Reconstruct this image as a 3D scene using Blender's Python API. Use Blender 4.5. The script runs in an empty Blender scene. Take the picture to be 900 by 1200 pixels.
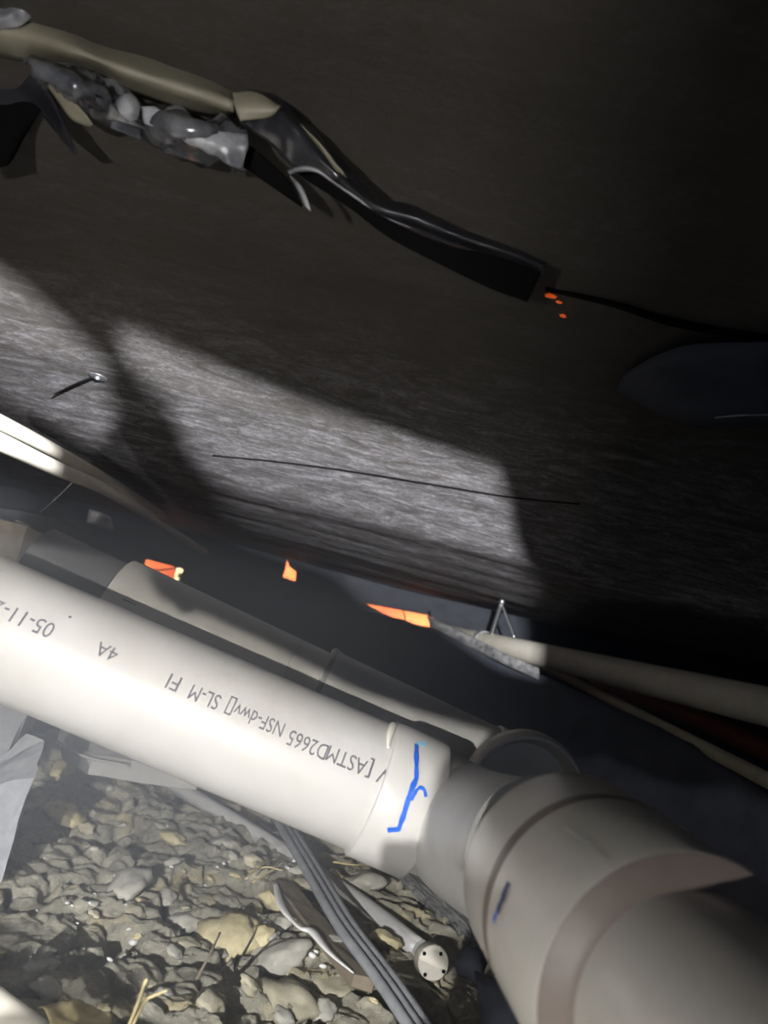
import bpy, bmesh, math, random
from mathutils import Vector, Matrix, noise
random.seed(7)
sc = bpy.context.scene
COL = sc.collection
# ---------------------------------------------------------------- camera
F_PX = 870.0
PITCH, ROLL, CAM_Z = math.radians(7.9), math.radians(14.0), 0.42
C0 = Vector((0, 0, CAM_Z))
FW = Vector((0, math.cos(PITCH), math.sin(PITCH)))
R0 = Vector((1, 0, 0)); U0 = Vector((0, -math.sin(PITCH), math.cos(PITCH)))
RT = R0 * math.cos(ROLL) + U0 * math.sin(ROLL)
UP = U0 * math.cos(ROLL) - R0 * math.sin(ROLL)

def cs(x, y, d):                      # metres right / up / ahead of the viewpoint -> world
    return C0 + RT * x + UP * y + FW * d
def P(px, py, d):
    return cs((px - 450) / F_PX * d, -(py - 600) / F_PX * d, d)

cam_d = bpy.data.cameras.new('camera'); cam = bpy.data.objects.new('camera', cam_d); COL.objects.link(cam)
M = Matrix((RT, UP, -FW)).transposed().to_4x4(); M.translation = C0
cam.matrix_world = M
cam_d.sensor_fit = 'VERTICAL'; cam_d.sensor_height = 36; cam_d.lens = 36 * F_PX / 1200
cam_d.clip_start = 0.01
cam_d.dof.use_dof = True; cam_d.dof.focus_distance = 0.85; cam_d.dof.aperture_fstop = 6.5
sc.camera = cam
HAZE = 1.2
# ---------------------------------------------------------------- world, exposure
w = bpy.data.worlds.new('world'); sc.world = w; w.use_nodes = True
w.node_tree.nodes['Background'].inputs[0].default_value = (0.55, 0.68, 1.0, 1)
w.node_tree.nodes['Background'].inputs[1].default_value = 0.13
sc.view_settings.view_transform = 'Standard'; sc.view_settings.look = 'None'
sc.view_settings.exposure = 0.0; sc.view_settings.gamma = 1.0; sc.view_settings.use_curve_mapping = False
sc.cycles.use_denoising = True
sc.cycles.max_bounces = 6; sc.cycles.volume_bounces = 0

# ---------------------------------------------------------------- lamps
def lamp(name, kind, pos, aim, power, col, **kw):
    d = bpy.data.lights.new(name, kind); o = bpy.data.objects.new(name, d); COL.objects.link(o)
    o.location = pos; o.rotation_euler = (aim - pos).to_track_quat('-Z', 'Y').to_euler()
    d.energy = power; d.color = col
    for k, v in kw.items(): setattr(d, k, v)
    return o
L_BELLY = cs(0.10, 0.13, 0.0);  A_BELLY = P(330, 520, 1.9)
L_PIPE = cs(-0.23, 0.10, -0.38); A_PIPE = P(230, 930, 0.9)
lamp('belly_spot', 'SPOT', L_BELLY, A_BELLY, 520, (.93, .95, 1), spot_size=math.radians(88), spot_blend=.1, shadow_soft_size=.0007)  # added second spot, brightens the film past the torch's reach
lamp('torch_low', 'SPOT', L_PIPE, A_PIPE, 74, (.98, .98, 1), spot_size=math.radians(100), spot_blend=.2, shadow_soft_size=.0003)
L_FILL = cs(-0.20, -0.12, -0.50)
lamp('fill_spot', 'SPOT', L_FILL, P(230, 640, 1), 31, (1, .98, .96), spot_size=math.radians(105), spot_blend=1.0, shadow_soft_size=.010)  # added fill lamp, lifts the dim parts outside the torch beam

# ---------------------------------------------------------------- helpers
def tag(o, label=None, cat=None, group=None, kind=None):
    if label: o['label'] = label
    if cat: o['category'] = cat
    if group: o['group'] = group
    if kind: o['kind'] = kind
    return o
def empty(name, loc, label, cat, group=None):
    o = bpy.data.objects.new(name, None); COL.objects.link(o); o.location = loc
    o.empty_display_size = .02
    return tag(o, label, cat, group)
def link(name, me, mat=None, parent=None, smooth=False):
    o = bpy.data.objects.new(name, me); COL.objects.link(o)
    if mat and not me.materials: me.materials.append(mat)
    if smooth:
        for p in me.polygons: p.use_smooth = True
    if parent:
        o.parent = parent
        q = parent; m = Matrix()
        while q: m = Matrix.Translation(q.location) @ m; q = q.parent
        o.location = -m.translation       # meshes are written in world coordinates
    return o
def mesh(name, verts, faces):
    me = bpy.data.meshes.new(name); me.from_pydata([tuple(v) for v in verts], [], faces); me.update(); return me
def frame(d):
    d = d.normalized(); u = d.cross(Vector((0, 0, 1)))
    if u.length < .05: u = d.cross(Vector((1, 0, 0)))
    u.normalize(); return d, u, u.cross(d).normalized()
def spline(pts, n):
    """Catmull-Rom through pts (Vectors), n per span"""
    out = []; p = [pts[0] * 2 - pts[1]] + list(pts) + [pts[-1] * 2 - pts[-2]]
    for i in range(1, len(p) - 2):
        for k in range(n):
            t = k / n; a, b, c, d = p[i - 1], p[i], p[i + 1], p[i + 2]
            out.append(.5 * ((2 * b) + (c - a) * t + (2 * a - 5 * b + 4 * c - d) * t * t + (3 * b - a - 3 * c + d) * t ** 3))
    out.append(pts[-1].copy()); return out
def tube(name, pts, rad, mat, parent=None, seg=20, caps=True, n=6, inner=None, squash=None):
    """swept tube through pts; rad scalar or list matching pts"""
    if not isinstance(rad, (list, tuple)): rad = [rad] * len(pts)
    if len(pts) > 2 and n > 1:
        q = spline([Vector((*p, r)).to_4d() if False else p for p in pts], n)
        rr = [v.x for v in spline([Vector((r, 0, 0)) for r in rad], n)]
    else: q, rr = list(pts), list(rad)
    vs, fs = [], []
    t0 = (q[1] - q[0]).normalized(); _, u, v = frame(t0)
    for i, c in enumerate(q):
        t = (q[min(i + 1, len(q) - 1)] - q[max(i - 1, 0)]).normalized()
        u = (u - t * u.dot(t)).normalized(); v = t.cross(u)
        su, sv = squash or (1, 1)
        for k in range(seg):
            a = 2 * math.pi * k / seg
            vs.append(c + (u * math.cos(a) * su + v * math.sin(a) * sv) * rr[i])
    for i in range(len(q) - 1):
        for k in range(seg):
            a, b = i * seg + k, i * seg + (k + 1) % seg
            fs.append((a, b, b + seg, a + seg))
    if caps:
        fs.append(tuple(range(seg))[::-1]); fs.append(tuple(range((len(q) - 1) * seg, len(q) * seg)))
    me = mesh(name, vs, fs)
    o = link(name, me, mat, parent, False)
    for p in me.polygons: p.use_smooth = len(p.vertices) == 4
    return o
def lathe(name, A, D, prof, mat, parent=None, seg=64, smooth_ang=35):
    """revolve profile [(t, r)] about axis from A along D"""
    d, u, v = frame(D); vs, fs = [], []
    for (t, r) in prof:
        for k in range(seg):
            a = 2 * math.pi * k / seg
            vs.append(A + d * t + (u * math.cos(a) + v * math.sin(a)) * max(r, 1e-5))
    for i in range(len(prof) - 1):
        for k in range(seg):
            a, b = i * seg + k, i * seg + (k + 1) % seg
            fs.append((a, b, b + seg, a + seg))
    me = mesh(name, vs, fs); o = link(name, me, mat, parent, True)
    bm = bmesh.new(); bm.from_mesh(me); bmesh.ops.recalc_face_normals(bm, faces=bm.faces)
    for e in bm.edges:
        if len(e.link_faces) == 2 and e.calc_face_angle(0) > math.radians(smooth_ang): e.smooth = False
    bm.to_mesh(me); bm.free()
    return o
def fbm(p, o=4, H=.55):
    s, a = 0, 1
    for _ in range(o):
        s += a * noise.noise(p); p = p * 2.03 + Vector((3.1, 1.7, 5.3)); a *= H
    return s
def patch(name, rows, mat, parent=None, nu=8, nv=6, amp=0, freq=20, thick=.0015, seed=0, smooth=True, sharp=False):
    """sheet through a grid of control points, crumpled by noise, with thickness"""
    rr = [spline(r, nu) for r in rows]
    cols = list(zip(*rr)); g = [spline(list(c), nv) for c in cols]     # g[u][v]
    U, V = len(g), len(g[0]); vs = []
    for i in range(U):
        for j in range(V):
            p = g[i][j]
            if amp:
                q = p * freq + Vector((seed * 7.7, seed * 3.1, 0))
                f = fbm(q, 3)
                if sharp: f = abs(f) * 1.6 - .4
                a = (g[min(i + 1, U - 1)][j] - g[max(i - 1, 0)][j]).cross(g[i][min(j + 1, V - 1)] - g[i][max(j - 1, 0)])
                if a.length > 0: p = p + a.normalized() * f * amp
            vs.append(p)
    fs = [(i * V + j, i * V + j + 1, (i + 1) * V + j + 1, (i + 1) * V + j) for i in range(U - 1) for j in range(V - 1)]
    me = mesh(name, vs, fs); o = link(name, me, mat, parent, smooth)
    if thick:
        m = o.modifiers.new('thickness', 'SOLIDIFY'); m.thickness = thick; m.offset = 0
    return o
def prism(name, top, h, mat, parent=None, down=Vector((0, 0, -1)), rough=0, sub=0):
    """polygon (list of points) extruded along down*h"""
    n = len(top); vs = list(top) + [p + down * h for p in top]
    fs = [tuple(range(n)), tuple(range(n, 2 * n))[::-1]] + [(i, (i + 1) % n, n + (i + 1) % n, n + i) for i in range(n)]
    me = mesh(name, vs, fs)
    bm = bmesh.new(); bm.from_mesh(me); bmesh.ops.recalc_face_normals(bm, faces=bm.faces)
    if sub:
        bmesh.ops.triangulate(bm, faces=[f for f in bm.faces if len(f.verts) > 4])
        bmesh.ops.subdivide_edges(bm, edges=bm.edges, cuts=sub, use_grid_fill=True)
        for v in bm.verts: v.co += noise.noise_vector(v.co * 45) * rough
    bm.to_mesh(me); bm.free()
    return link(name, me, mat, parent)

# ---------------------------------------------------------------- materials
def mat(name, build=None, color=(.5, .5, .5), rough=.5, spec=.5, metal=0, emit=None, strength=0, coat=0):
    m = bpy.data.materials.new(name); m.use_nodes = True; nt = m.node_tree; b = nt.nodes['Principled BSDF']
    b.inputs['Base Color'].default_value = (*color, 1); b.inputs['Roughness'].default_value = rough
    b.inputs['Specular IOR Level'].default_value = spec; b.inputs['Metallic'].default_value = metal
    b.inputs['Coat Weight'].default_value = coat
    if emit: b.inputs['Emission Color'].default_value = (*emit, 1); b.inputs['Emission Strength'].default_value = strength
    if build: build(nt, b)
    return m
def N(nt, t, **kw):
    n = nt.nodes.new(t)
    for k, v in kw.items():
        if k in n.inputs: n.inputs[k].default_value = v
        else: setattr(n, k, v)
    return n
def ramp(nt, src, stops):
    r = nt.nodes.new('ShaderNodeValToRGB'); e = r.color_ramp.elements
    while len(e) < len(stops): e.new(.5)
    for i, (p, c) in enumerate(stops): e[i].position = p; e[i].color = (*c, 1)
    nt.links.new(src, r.inputs[0]); return r.outputs[0]
def noise_tex(nt, scale, detail=4, rough=.6, stretch=None, dist=0, rot=None):
    g = nt.nodes.new('ShaderNodeNewGeometry'); src = g.outputs['Position']
    if stretch or rot:
        mp = nt.nodes.new('ShaderNodeMapping'); nt.links.new(src, mp.inputs[0]); src = mp.outputs[0]
        if stretch: mp.inputs['Scale'].default_value = stretch
        if rot: mp.inputs['Rotation'].default_value = rot
    n = N(nt, 'ShaderNodeTexNoise', Scale=scale, Detail=detail, Roughness=rough, Distortion=dist)
    nt.links.new(src, n.inputs['Vector']); return n.outputs['Fac']
def bump(nt, b, src, strength=.3, dist=.002):
    u = N(nt, 'ShaderNodeBump', Strength=strength, Distance=dist)
    nt.links.new(src, u.inputs['Height']); nt.links.new(u.outputs[0], b.inputs['Normal'])
def mottled(c1, c2, scale, lo=.35, hi=.65, bs=0, bd=.002, stretch=None, detail=5, dist=0, rot=None):
    def f(nt, b):
        s = noise_tex(nt, scale, detail, .6, stretch, dist, rot)
        nt.links.new(ramp(nt, s, [(lo, c1), (hi, c2)]), b.inputs['Base Color'])
        if bs: bump(nt, b, s, bs, bd)
    return f
M_PVC = mat('pvc', mottled((.54, .525, .495), (.62, .61, .595), 14, .3, .7, .05, .0004), rough=.32, spec=.5)
M_PVC2 = mat('pvc_grey', mottled((.52, .51, .48), (.66, .65, .62), 12), rough=.4)
M_FIT = mat('fitting_pvc', mottled((.60, .56, .49), (.70, .66, .59), 16, .3, .7), rough=.24)
M_CREAM = mat('cream_pipe', mottled((.66, .61, .50), (.76, .72, .62), 20), rough=.4)
M_TAN = mat('aged_pipe', mottled((.40, .36, .26), (.50, .46, .34), 20), rough=.45)
M_RED_LIT = mat('red_lit_pipe', color=(.22, .05, .035), rough=.5)  # red light falling on this pipe is put into its colour
M_RING_SHADE = mat('shade_ring_pvc', mottled((.19, .155, .13), (.26, .21, .18), 18), rough=.45)  # primer tint darkened to stand for shade on the socket step and groove
M_DUSTY = mat('dusty_black', mottled((.05, .05, .055), (.16, .155, .15), 60, .35, .65, .4, .002), rough=.9)
M_INK = mat('ink', color=(.10, .10, .12), rough=.6)
M_BLUE = mat('blue_marker', mottled((.0, .09, .55), (.02, .16, .75), 200), rough=.5)
M_LBLUE = mat('pale_blue_smear', color=(.25, .62, .85), rough=.5)
M_NAVY = mat('navy_marker', color=(.01, .02, .12), rough=.5)
M_GLUE_GLINT = mat('glue_and_glint', color=(.85, .83, .74), rough=.15, spec=.8)
M_RUBBER = mat('rubber', mottled((.26, .27, .28), (.36, .37, .38), 60, .3, .7, .2, .0005), rough=.45)
M_SHADE_GREY = mat('shade_grey', mottled((.12, .125, .14), (.16, .165, .18), 40), rough=.6)
M_STEEL = mat('steel', color=(.55, .56, .58), rough=.35, metal=.9)
M_BLACKF = mat('black_film', mottled((.012, .012, .016), (.03, .03, .035), 25, .35, .65, .35, .003), rough=.3, spec=.6)
M_BLACKM = mat('black_matte', mottled((.038, .041, .054), (.060, .064, .082), 20, .35, .65, .3, .002), rough=.7, spec=.3)
M_GLOSS = mat('shiny_film', mottled((.05, .052, .06), (.18, .18, .19), 30, .4, .7, .25, .002), rough=.22, spec=.9)
M_BEIGE = mat('beige_film', mottled((.19, .17, .12), (.27, .25, .18), 18, .3, .7, .15, .002), rough=.5)
M_SILVER = mat('silver_and_glint', mottled((.12, .12, .13), (.45, .45, .46), 40, .35, .65, .2, .002), rough=.35)  # real pale scraps and rims, and glints painted on the torn film
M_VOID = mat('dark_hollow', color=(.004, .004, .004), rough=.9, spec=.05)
M_BLOCK = mat('concrete', mottled((.36, .33, .30), (.56, .53, .49), 90, .3, .7, .7, .002), rough=.95)
M_BLOCKD = mat('concrete_grey', mottled((.30, .31, .33), (.40, .41, .43), 70, .3, .7, .5, .0015), rough=.95)
M_WOOD = mat('weathered_wood', mottled((.16, .13, .09), (.26, .22, .16), 30, .3, .7, .4, .002, (1, .15, 1)), rough=.9)
M_BOARD = mat('grey_board', mottled((.34, .34, .33), (.44, .43, .41), 12, .3, .7, .2, .001), rough=.7)
M_WHITE = mat('white_crumb', color=(.85, .84, .80), rough=.8)
M_STRAW = mat('straw', mottled((.50, .40, .18), (.66, .56, .32), 60), rough=.7)
M_BARK = mat('slate_bark', mottled((.11, .11, .11), (.24, .24, .23), 40, .3, .7, .9, .004, (1, .4, 1), 6, 1), rough=.9)
def soil(nt, b):
    n1 = noise_tex(nt, 9, 6, .65, None, .8); n2 = noise_tex(nt, 80, 9, .8, (1, 1.6, 1), 1.5)
    c1 = ramp(nt, n1, [(.30, (.42, .385, .29)), (.44, (.64, .60, .47)), (.56, (.70, .66, .52)), (.66, (.88, .76, .46))])
    c2 = ramp(nt, n2, [(.32, (.45, .45, .45)), (.62, (1, 1, 1))])
    mx = N(nt, 'ShaderNodeMix', data_type='RGBA', blend_type='MULTIPLY'); mx.inputs[0].default_value = .6
    nt.links.new(c1, mx.inputs[6]); nt.links.new(c2, mx.inputs[7]); nt.links.new(mx.outputs[2], b.inputs['Base Color'])
    bump(nt, b, n2, 1.0, .006)
M_SOIL = mat('clay_soil', soil, rough=.95, spec=.2)
M_CLOD = [mat('clod_olive', mottled((.36, .33, .23), (.60, .55, .41), 40, .3, .7, .6, .003), rough=.95, spec=.2),
          mat('clod_yellow', mottled((.52, .44, .25), (.86, .76, .48), 45, .3, .7, .5, .003), rough=.95, spec=.2),
          mat('clod_grey', mottled((.40, .385, .33), (.60, .575, .49), 40, .3, .7, .6, .003), rough=.95, spec=.2)]
def belly(nt, b):
    g = nt.nodes.new('ShaderNodeNewGeometry'); sx = nt.nodes.new('ShaderNodeSeparateXYZ'); nt.links.new(g.outputs['Position'], sx.inputs[0])
    streak = noise_tex(nt, 7, 8, .72, (1, 2.6, 1), 2.2, (0, 0, .22)); fine = noise_tex(nt, 70, 6, .85, (1, 1.7, 1), 1.4, (0, 0, -.3))
    mm = N(nt, 'ShaderNodeMath', operation='MULTIPLY'); nt.links.new(streak, mm.inputs[0]); nt.links.new(fine, mm.inputs[1])
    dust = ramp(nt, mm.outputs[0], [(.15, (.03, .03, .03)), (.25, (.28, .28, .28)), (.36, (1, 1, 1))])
    # near film kept darker in colour to offset close lamp light; dust further in
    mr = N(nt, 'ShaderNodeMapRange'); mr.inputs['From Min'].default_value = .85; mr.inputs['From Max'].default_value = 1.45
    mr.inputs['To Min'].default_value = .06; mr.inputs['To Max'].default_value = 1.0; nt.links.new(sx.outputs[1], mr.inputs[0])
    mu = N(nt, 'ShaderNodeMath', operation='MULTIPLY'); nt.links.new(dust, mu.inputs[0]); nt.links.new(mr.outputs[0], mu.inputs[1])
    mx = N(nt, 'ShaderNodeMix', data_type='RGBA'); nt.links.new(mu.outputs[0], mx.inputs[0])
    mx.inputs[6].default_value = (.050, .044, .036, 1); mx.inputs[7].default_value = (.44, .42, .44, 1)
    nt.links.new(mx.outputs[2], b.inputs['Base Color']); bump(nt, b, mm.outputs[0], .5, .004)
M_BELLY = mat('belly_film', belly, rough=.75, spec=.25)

# ---------------------------------------------------------------- belly (ceiling) and ground as height fields
HP = [(-1.0, .34), (.2, .36), (.5, .36), (.8, .33), (1.2, .26), (1.7, .19), (2.5, .165), (3.6, .16)]
def H(y):
    for (a, h0), (b, h1) in zip(HP, HP[1:]):
        if y <= b:
            t = max(0, (y - a) / (b - a)); t = t * t * (3 - 2 * t) * .4 + t * .6; return h0 + (h1 - h0) * t
    return HP[-1][1]
def belly_z(x, y):
    return CAM_Z + H(y) + .006 * fbm(Vector((x * 1.3, y * 5, 0)), 3) + .010 * math.sin(x * 2.1 + y * 1.3)
def voro(x, y, s, k):
    p = Vector((x * s, y * s, k)); d, pts = noise.voronoi(p)
    return d[0], d[1], noise.noise(pts[0] * 3.7 + Vector((.5, .3, .1)))
def ground_z(x, y):
    wx = x + .035 * noise.noise(Vector((x * 9, y * 9, 1))) + .012 * noise.noise(Vector((x * 40, y * 40, 2)))
    wy = y + .035 * noise.noise(Vector((x * 9, y * 9, 7))) + .012 * noise.noise(Vector((x * 40, y * 40, 8)))
    h = .034 * fbm(Vector((x * 2.2, y * 2.2, .3)), 3)
    a, b, c = voro(wx * .8 + wy * .35, wy * 1.25, 12, 0); h += .024 * c + .009 * min(1, (b - a) * 5)
    e = noise.noise(Vector((wx * 60, wy * 60, 3)))
    a, b, c = voro(wx + .4 + wy * .4, wy * 1.5, 27, 2); h += .006 * c + .004 * min(1, (b - a) * 5)
    a, b, c = voro(wx + .9 + wy * .4, wy * 1.4, 62, 5); h += .003 * c
    cr = abs(noise.noise(Vector((wx * 7 + 3, wy * 13, 9))))           # deep crevices between the clods
    h -= .022 * max(0, 1 - cr * 11)
    return h + .003 * e + .0055 * fbm(Vector((wx * 30, wy * 44, 4)), 3, .55)
def hit(px, py, fn, sign, d0=.25, d1=4.2):
    """distance along the view at which a height field is met"""
    d = d0; prev = d0
    while d < d1:
        p = P(px, py, d)
        if (p.z - fn(p.x, p.y)) * sign > 0:
            lo, hi = prev, d
            for _ in range(10):
                m = (lo + hi) / 2; p = P(px, py, m)
                if (p.z - fn(p.x, p.y)) * sign > 0: hi = m
                else: lo = m
            return hi
        prev = d; d += .02
    return d1
def on_belly(px, py, off=0): p = P(px, py, hit(px, py, belly_z, 1)); return p - Vector((0, 0, off))
def on_ground(px, py, off=0): p = P(px, py, hit(px, py, ground_z, -1)); return p + Vector((0, 0, off))
def field(name, fn, x0, x1, nx, y0, y1, ny, m):
    vs = []; fs = []
    for j in range(ny + 1):
        for i in range(nx + 1):
            x = x0 + (x1 - x0) * i / nx; y = y0 + (y1 - y0) * j / ny; vs.append((x, y, fn(x, y)))
    W = nx + 1
    fs = [(j * W + i, j * W + i + 1, (j + 1) * W + i + 1, (j + 1) * W + i) for j in range(ny) for i in range(nx)]
    me = mesh(name, vs, fs); o = link(name, me, m, None, True); tag(o, kind='structure'); return o
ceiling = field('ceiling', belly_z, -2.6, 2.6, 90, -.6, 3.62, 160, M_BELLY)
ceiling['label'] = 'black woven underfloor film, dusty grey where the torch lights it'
floor = field('floor', ground_z, -1.1, .5, 440, .35, 1.7, 400, M_SOIL)
floor['label'] = 'broken lumpy clay soil of the crawl space'
base = link('floor', mesh('floor', [(-2.6, -.6, -.05), (2.6, -.6, -.05), (2.6, 3.62, -.05), (-2.6, 3.62, -.05)], [(0, 1, 2, 3)]), M_SOIL)
tag(base, kind='structure')

# ---------------------------------------------------------------- skirting wall with gaps and the orange ground outside
WY = 3.4
def on_wall(px, py, y=WY):
    r = P(px, py, 1) - C0; t = y / r.y; return C0 + r * t
def holed(name, outer, holes, to3d, m, thick=.002):
    """flat sheet with cut-out holes: outer/holes are lists of 2-D points"""
    cu = bpy.data.curves.new(name, 'CURVE'); cu.dimensions = '2D'; cu.fill_mode = 'BOTH'
    for poly in [outer] + holes:
        s = cu.splines.new('POLY'); s.points.add(len(poly) - 1); s.use_cyclic_u = True
        for k, (a, b) in enumerate(poly): s.points[k].co = (a, b, 0, 1)
    cu.extrude = thick / 2
    t = bpy.data.objects.new(name + '_c', cu); COL.objects.link(t)
    dg = bpy.context.evaluated_depsgraph_get(); dg.update()
    me = bpy.data.meshes.new_from_object(t.evaluated_get(dg)); bpy.data.objects.remove(t)
    for v in me.vertices: v.co = to3d(v.co.x, v.co.y, v.co.z)
    me.name = name; me.materials.clear()
    return link(name, me, m)
gaps = [[(170, 655), (215, 667), (207, 687), (164, 671)],
        [(119, 641), (129, 644), (127, 653), (117, 650)],
        [(336, 655), (339, 664), (347, 670), (346, 681), (331, 676), (334, 667)],
        [(430, 708), (447, 711), (500, 721), (522, 732), (505, 735), (478, 730), (450, 719)],
        [(540, 749), (550, 752), (563, 760), (552, 760)]]
def w2(p): q = on_wall(*p); return (q.x, q.z)
wall = holed('wall_back', [(-2.6, -.06), (2.6, -.06), (2.6, .75), (-2.6, .75)], [[w2(p) for p in g] for g in gaps],
             lambda a, b, c: (a, WY + .01 + c, b), M_BLACKM, .02)
tag(wall, 'dark skirting wall at the far side with glowing gaps', kind='structure')
for nm, x in (('wall_left', -2.6), ('wall_right', 2.6)):
    o = link(nm, mesh(nm, [(x, -.6, -.06), (x, 3.6, -.06), (x, 3.6, .85), (x, -.6, .85)], [(0, 1, 2, 3)]), M_BLACKM); tag(o, kind='structure')
M_OUT = mat('red_earth', mottled((.78, .15, .07), (.95, .28, .10), 5, .35, .65), rough=.9)
M_LEAVES = mat('pale_gravel', lambda nt, b: (lambda v: nt.links.new(ramp(nt, v, [(.42, (.03, .05, .02)), (.5, (.9, .92, .75))]), b.inputs['Base Color']))(noise_tex(nt, 42, 2)), rough=.8)
bank = patch('earth_bank', [[Vector((x, 3.95, z)) for x in (-2.6, -1, .5, 2.6)] for z in (-.06, .4, .9)], M_OUT, None, 6, 6, .05, 3, .02)
tag(bank, 'sunlit orange-red earth bank seen through the gaps in the far wall', 'bank')
o = prism('pale_stone', [on_wall(207, 660, 3.8), on_wall(219, 664, 3.8), on_wall(214, 692, 3.8), on_wall(203, 690, 3.8)], .03, M_LEAVES, bank, Vector((0, 1, 0)))
o['label'] = 'white speckled stone'
o = prism('pale_stone', [on_wall(112, 636, 3.8), on_wall(133, 640, 3.8), on_wall(131, 659, 3.8), on_wall(112, 656, 3.8)], .03, M_LEAVES, bank, Vector((0, 1, 0)))
o['label'] = 'small white and green speckled stone'
tag(tube('twig', [on_wall(160, 667, 3.37), on_wall(188, 668, 3.37), on_wall(212, 664, 3.37)], .004, M_VOID, None, 6), 'thin dark twig crossing the widest left wall gap', 'twig')
tag(tube('twig', [on_wall(472, 714, 3.37), on_wall(477, 733, 3.37)], .0035, M_VOID, None, 6), 'short dark twig upright in the long orange gap', 'twig')
tag(tube('twig', [on_wall(503, 716, 3.37), on_wall(505, 738, 3.37)], .005, M_VOID, None, 6), 'thicker dark stub near the right end of the long orange gap', 'twig')
for nm, x0 in (('daylight_bank', -1.2), ('daylight_bank', 0.2)):
    d = bpy.data.lights.new('daylight', 'AREA'); l = bpy.data.objects.new('daylight', d); COL.objects.link(l)
    d.energy = 26; d.shape = 'RECTANGLE'; d.size = 1.6; d.size_y = .5; d.color = (1, .86, .7)
    l.location = (x0, 3.5, .45); l.rotation_euler = (math.radians(90), 0, 0)   # faces the bank, away from the crawl space

# ---------------------------------------------------------------- black plastic draped over a dirt mound
ridge = [(-160, 562, 1.75), (0, 596, 1.8), (110, 628, 1.85), (165, 682, 1.9), (260, 700, 2.0), (335, 700, 2.1), (430, 722, 2.15), (480, 735, 2.1), (540, 752, 2.0), (585, 775, 1.9), (640, 800, 1.75), (760, 852, 1.5), (930, 932, 1.2)]
row1 = [P(*r) for r in ridge]
row0 = [Vector((p.x * 1.02, p.y + .55, -.02)) for p in row1]
row2 = [Vector((p.x * .97, p.y - .16, max(.0, p.z * .62))) for p in row1]
row3 = [Vector((p.x * .93, p.y - .36, -.04)) for p in row1]
mound = patch('ground_sheet', [row0, row1, row2, row3], M_BLACKM, None, 6, 10, .014, 6, .002)
tag(mound, 'blue-black plastic sheet draped over the mound behind the drain pipes', 'plastic sheet')
dusty = patch('dust_streak', [[P(500, 722, 1.98), P(545, 741, 1.93), P(590, 765, 1.8), P(632, 783, 1.72)],
                             [P(505, 735, 1.96), P(548, 757, 1.9), P(592, 779, 1.78), P(632, 797, 1.7)]], M_DUSTY, mound, 6, 4, .004, 20, .002)
dusty['label'] = 'pale dusty ridge along the top of the sheet'

# ---------------------------------------------------------------- concrete pier, fragments, scraps
F1, F2, S2 = P(-120, 577, 1.08), P(33, 616, 1.13), P(100, 655, 1.34)
back = F1 + (S2 - F2)
blk = empty('concrete_pier', ((F1 + S2) / 2).xy.to_3d(), 'stack of concrete blocks at the left edge behind the white pipe', 'concrete blocks')
tp = [F1, F2, S2, back]
zt = [p.copy() for p in tp]
prism('block', zt, .20, M_BLOCK, blk, rough=.0025, sub=7)
prism('block', [p + Vector((0, 0, -.207)) for p in zt], F2.z - .207 + .03, M_BLOCK, blk, rough=.0025, sub=7)
def slab(name, pts, h, m, label, cat, rough=.004, sub=4, parent=None):
    o = prism(name, pts, h, m, parent, rough=rough, sub=sub)
    if label: tag(o, label, cat)
    return o
slab('concrete_chunk', [P(-60, 800, 1.13), P(32, 834, 1.15), P(4, 888, 1.1), P(-60, 900, 1.08)], .14, M_BLOCKD, 'pale grey concrete chunk under the white pipe at the left edge', 'concrete')
slab('concrete_chunk', [P(-14, 898, .93), P(30, 862, .95), P(52, 868, .94), P(38, 912, .88), P(-14, 925, .87)], .12, M_BLOCKD, 'bluish grey broken concrete chunk standing just right of the paler one', 'concrete')
slab('grey_board', [P(74, 845, 1.22), P(260, 880, 1.2), P(235, 902, 1.13), P(165, 893, 1.13), P(110, 884, 1.14), P(80, 868, 1.17)], .03, M_BOARD, 'flat grey board lying under the white pipe at the back of the soil', 'board', .002, 3)
tag(tube('rim_wire', [P(64, 866, 1.1), P(84, 880, 1.1), P(112, 890, 1.11), P(150, 897, 1.11)], .0022, M_BOARD, None, 6), 'thin pale curved strip along the front edge of the grey board', 'strip')
tag(patch('paper_scrap', [[P(105, 597, 1.55), P(117, 600, 1.55), P(130, 606, 1.55)], [P(101, 612, 1.54), P(116, 616, 1.54), P(134, 622, 1.53)]], M_SILVER, None, 4, 4, .003, 30, .001), 'torn whitish scrap on the dark sheet beneath the twin water pipes', 'scrap')
tag(tube('wire', [P(84, 566, 1.3), P(68, 582, 1.32), P(46, 601, 1.34)], .0009, M_SILVER, None, 6), 'thin pale wire hanging under the twin water pipes', 'wire')
tag(patch('foil_scrap', [[P(18, 609, 1.0), P(26, 611, 1.0), P(36, 616, 1.0)], [P(18, 611, 1.0), P(26, 615, 1.0), P(33, 617, 1.0)]], M_SILVER, None, 3, 3, .001, 30, .0008), 'tiny shiny scrap on top corner of the concrete pier', 'scrap')

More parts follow.
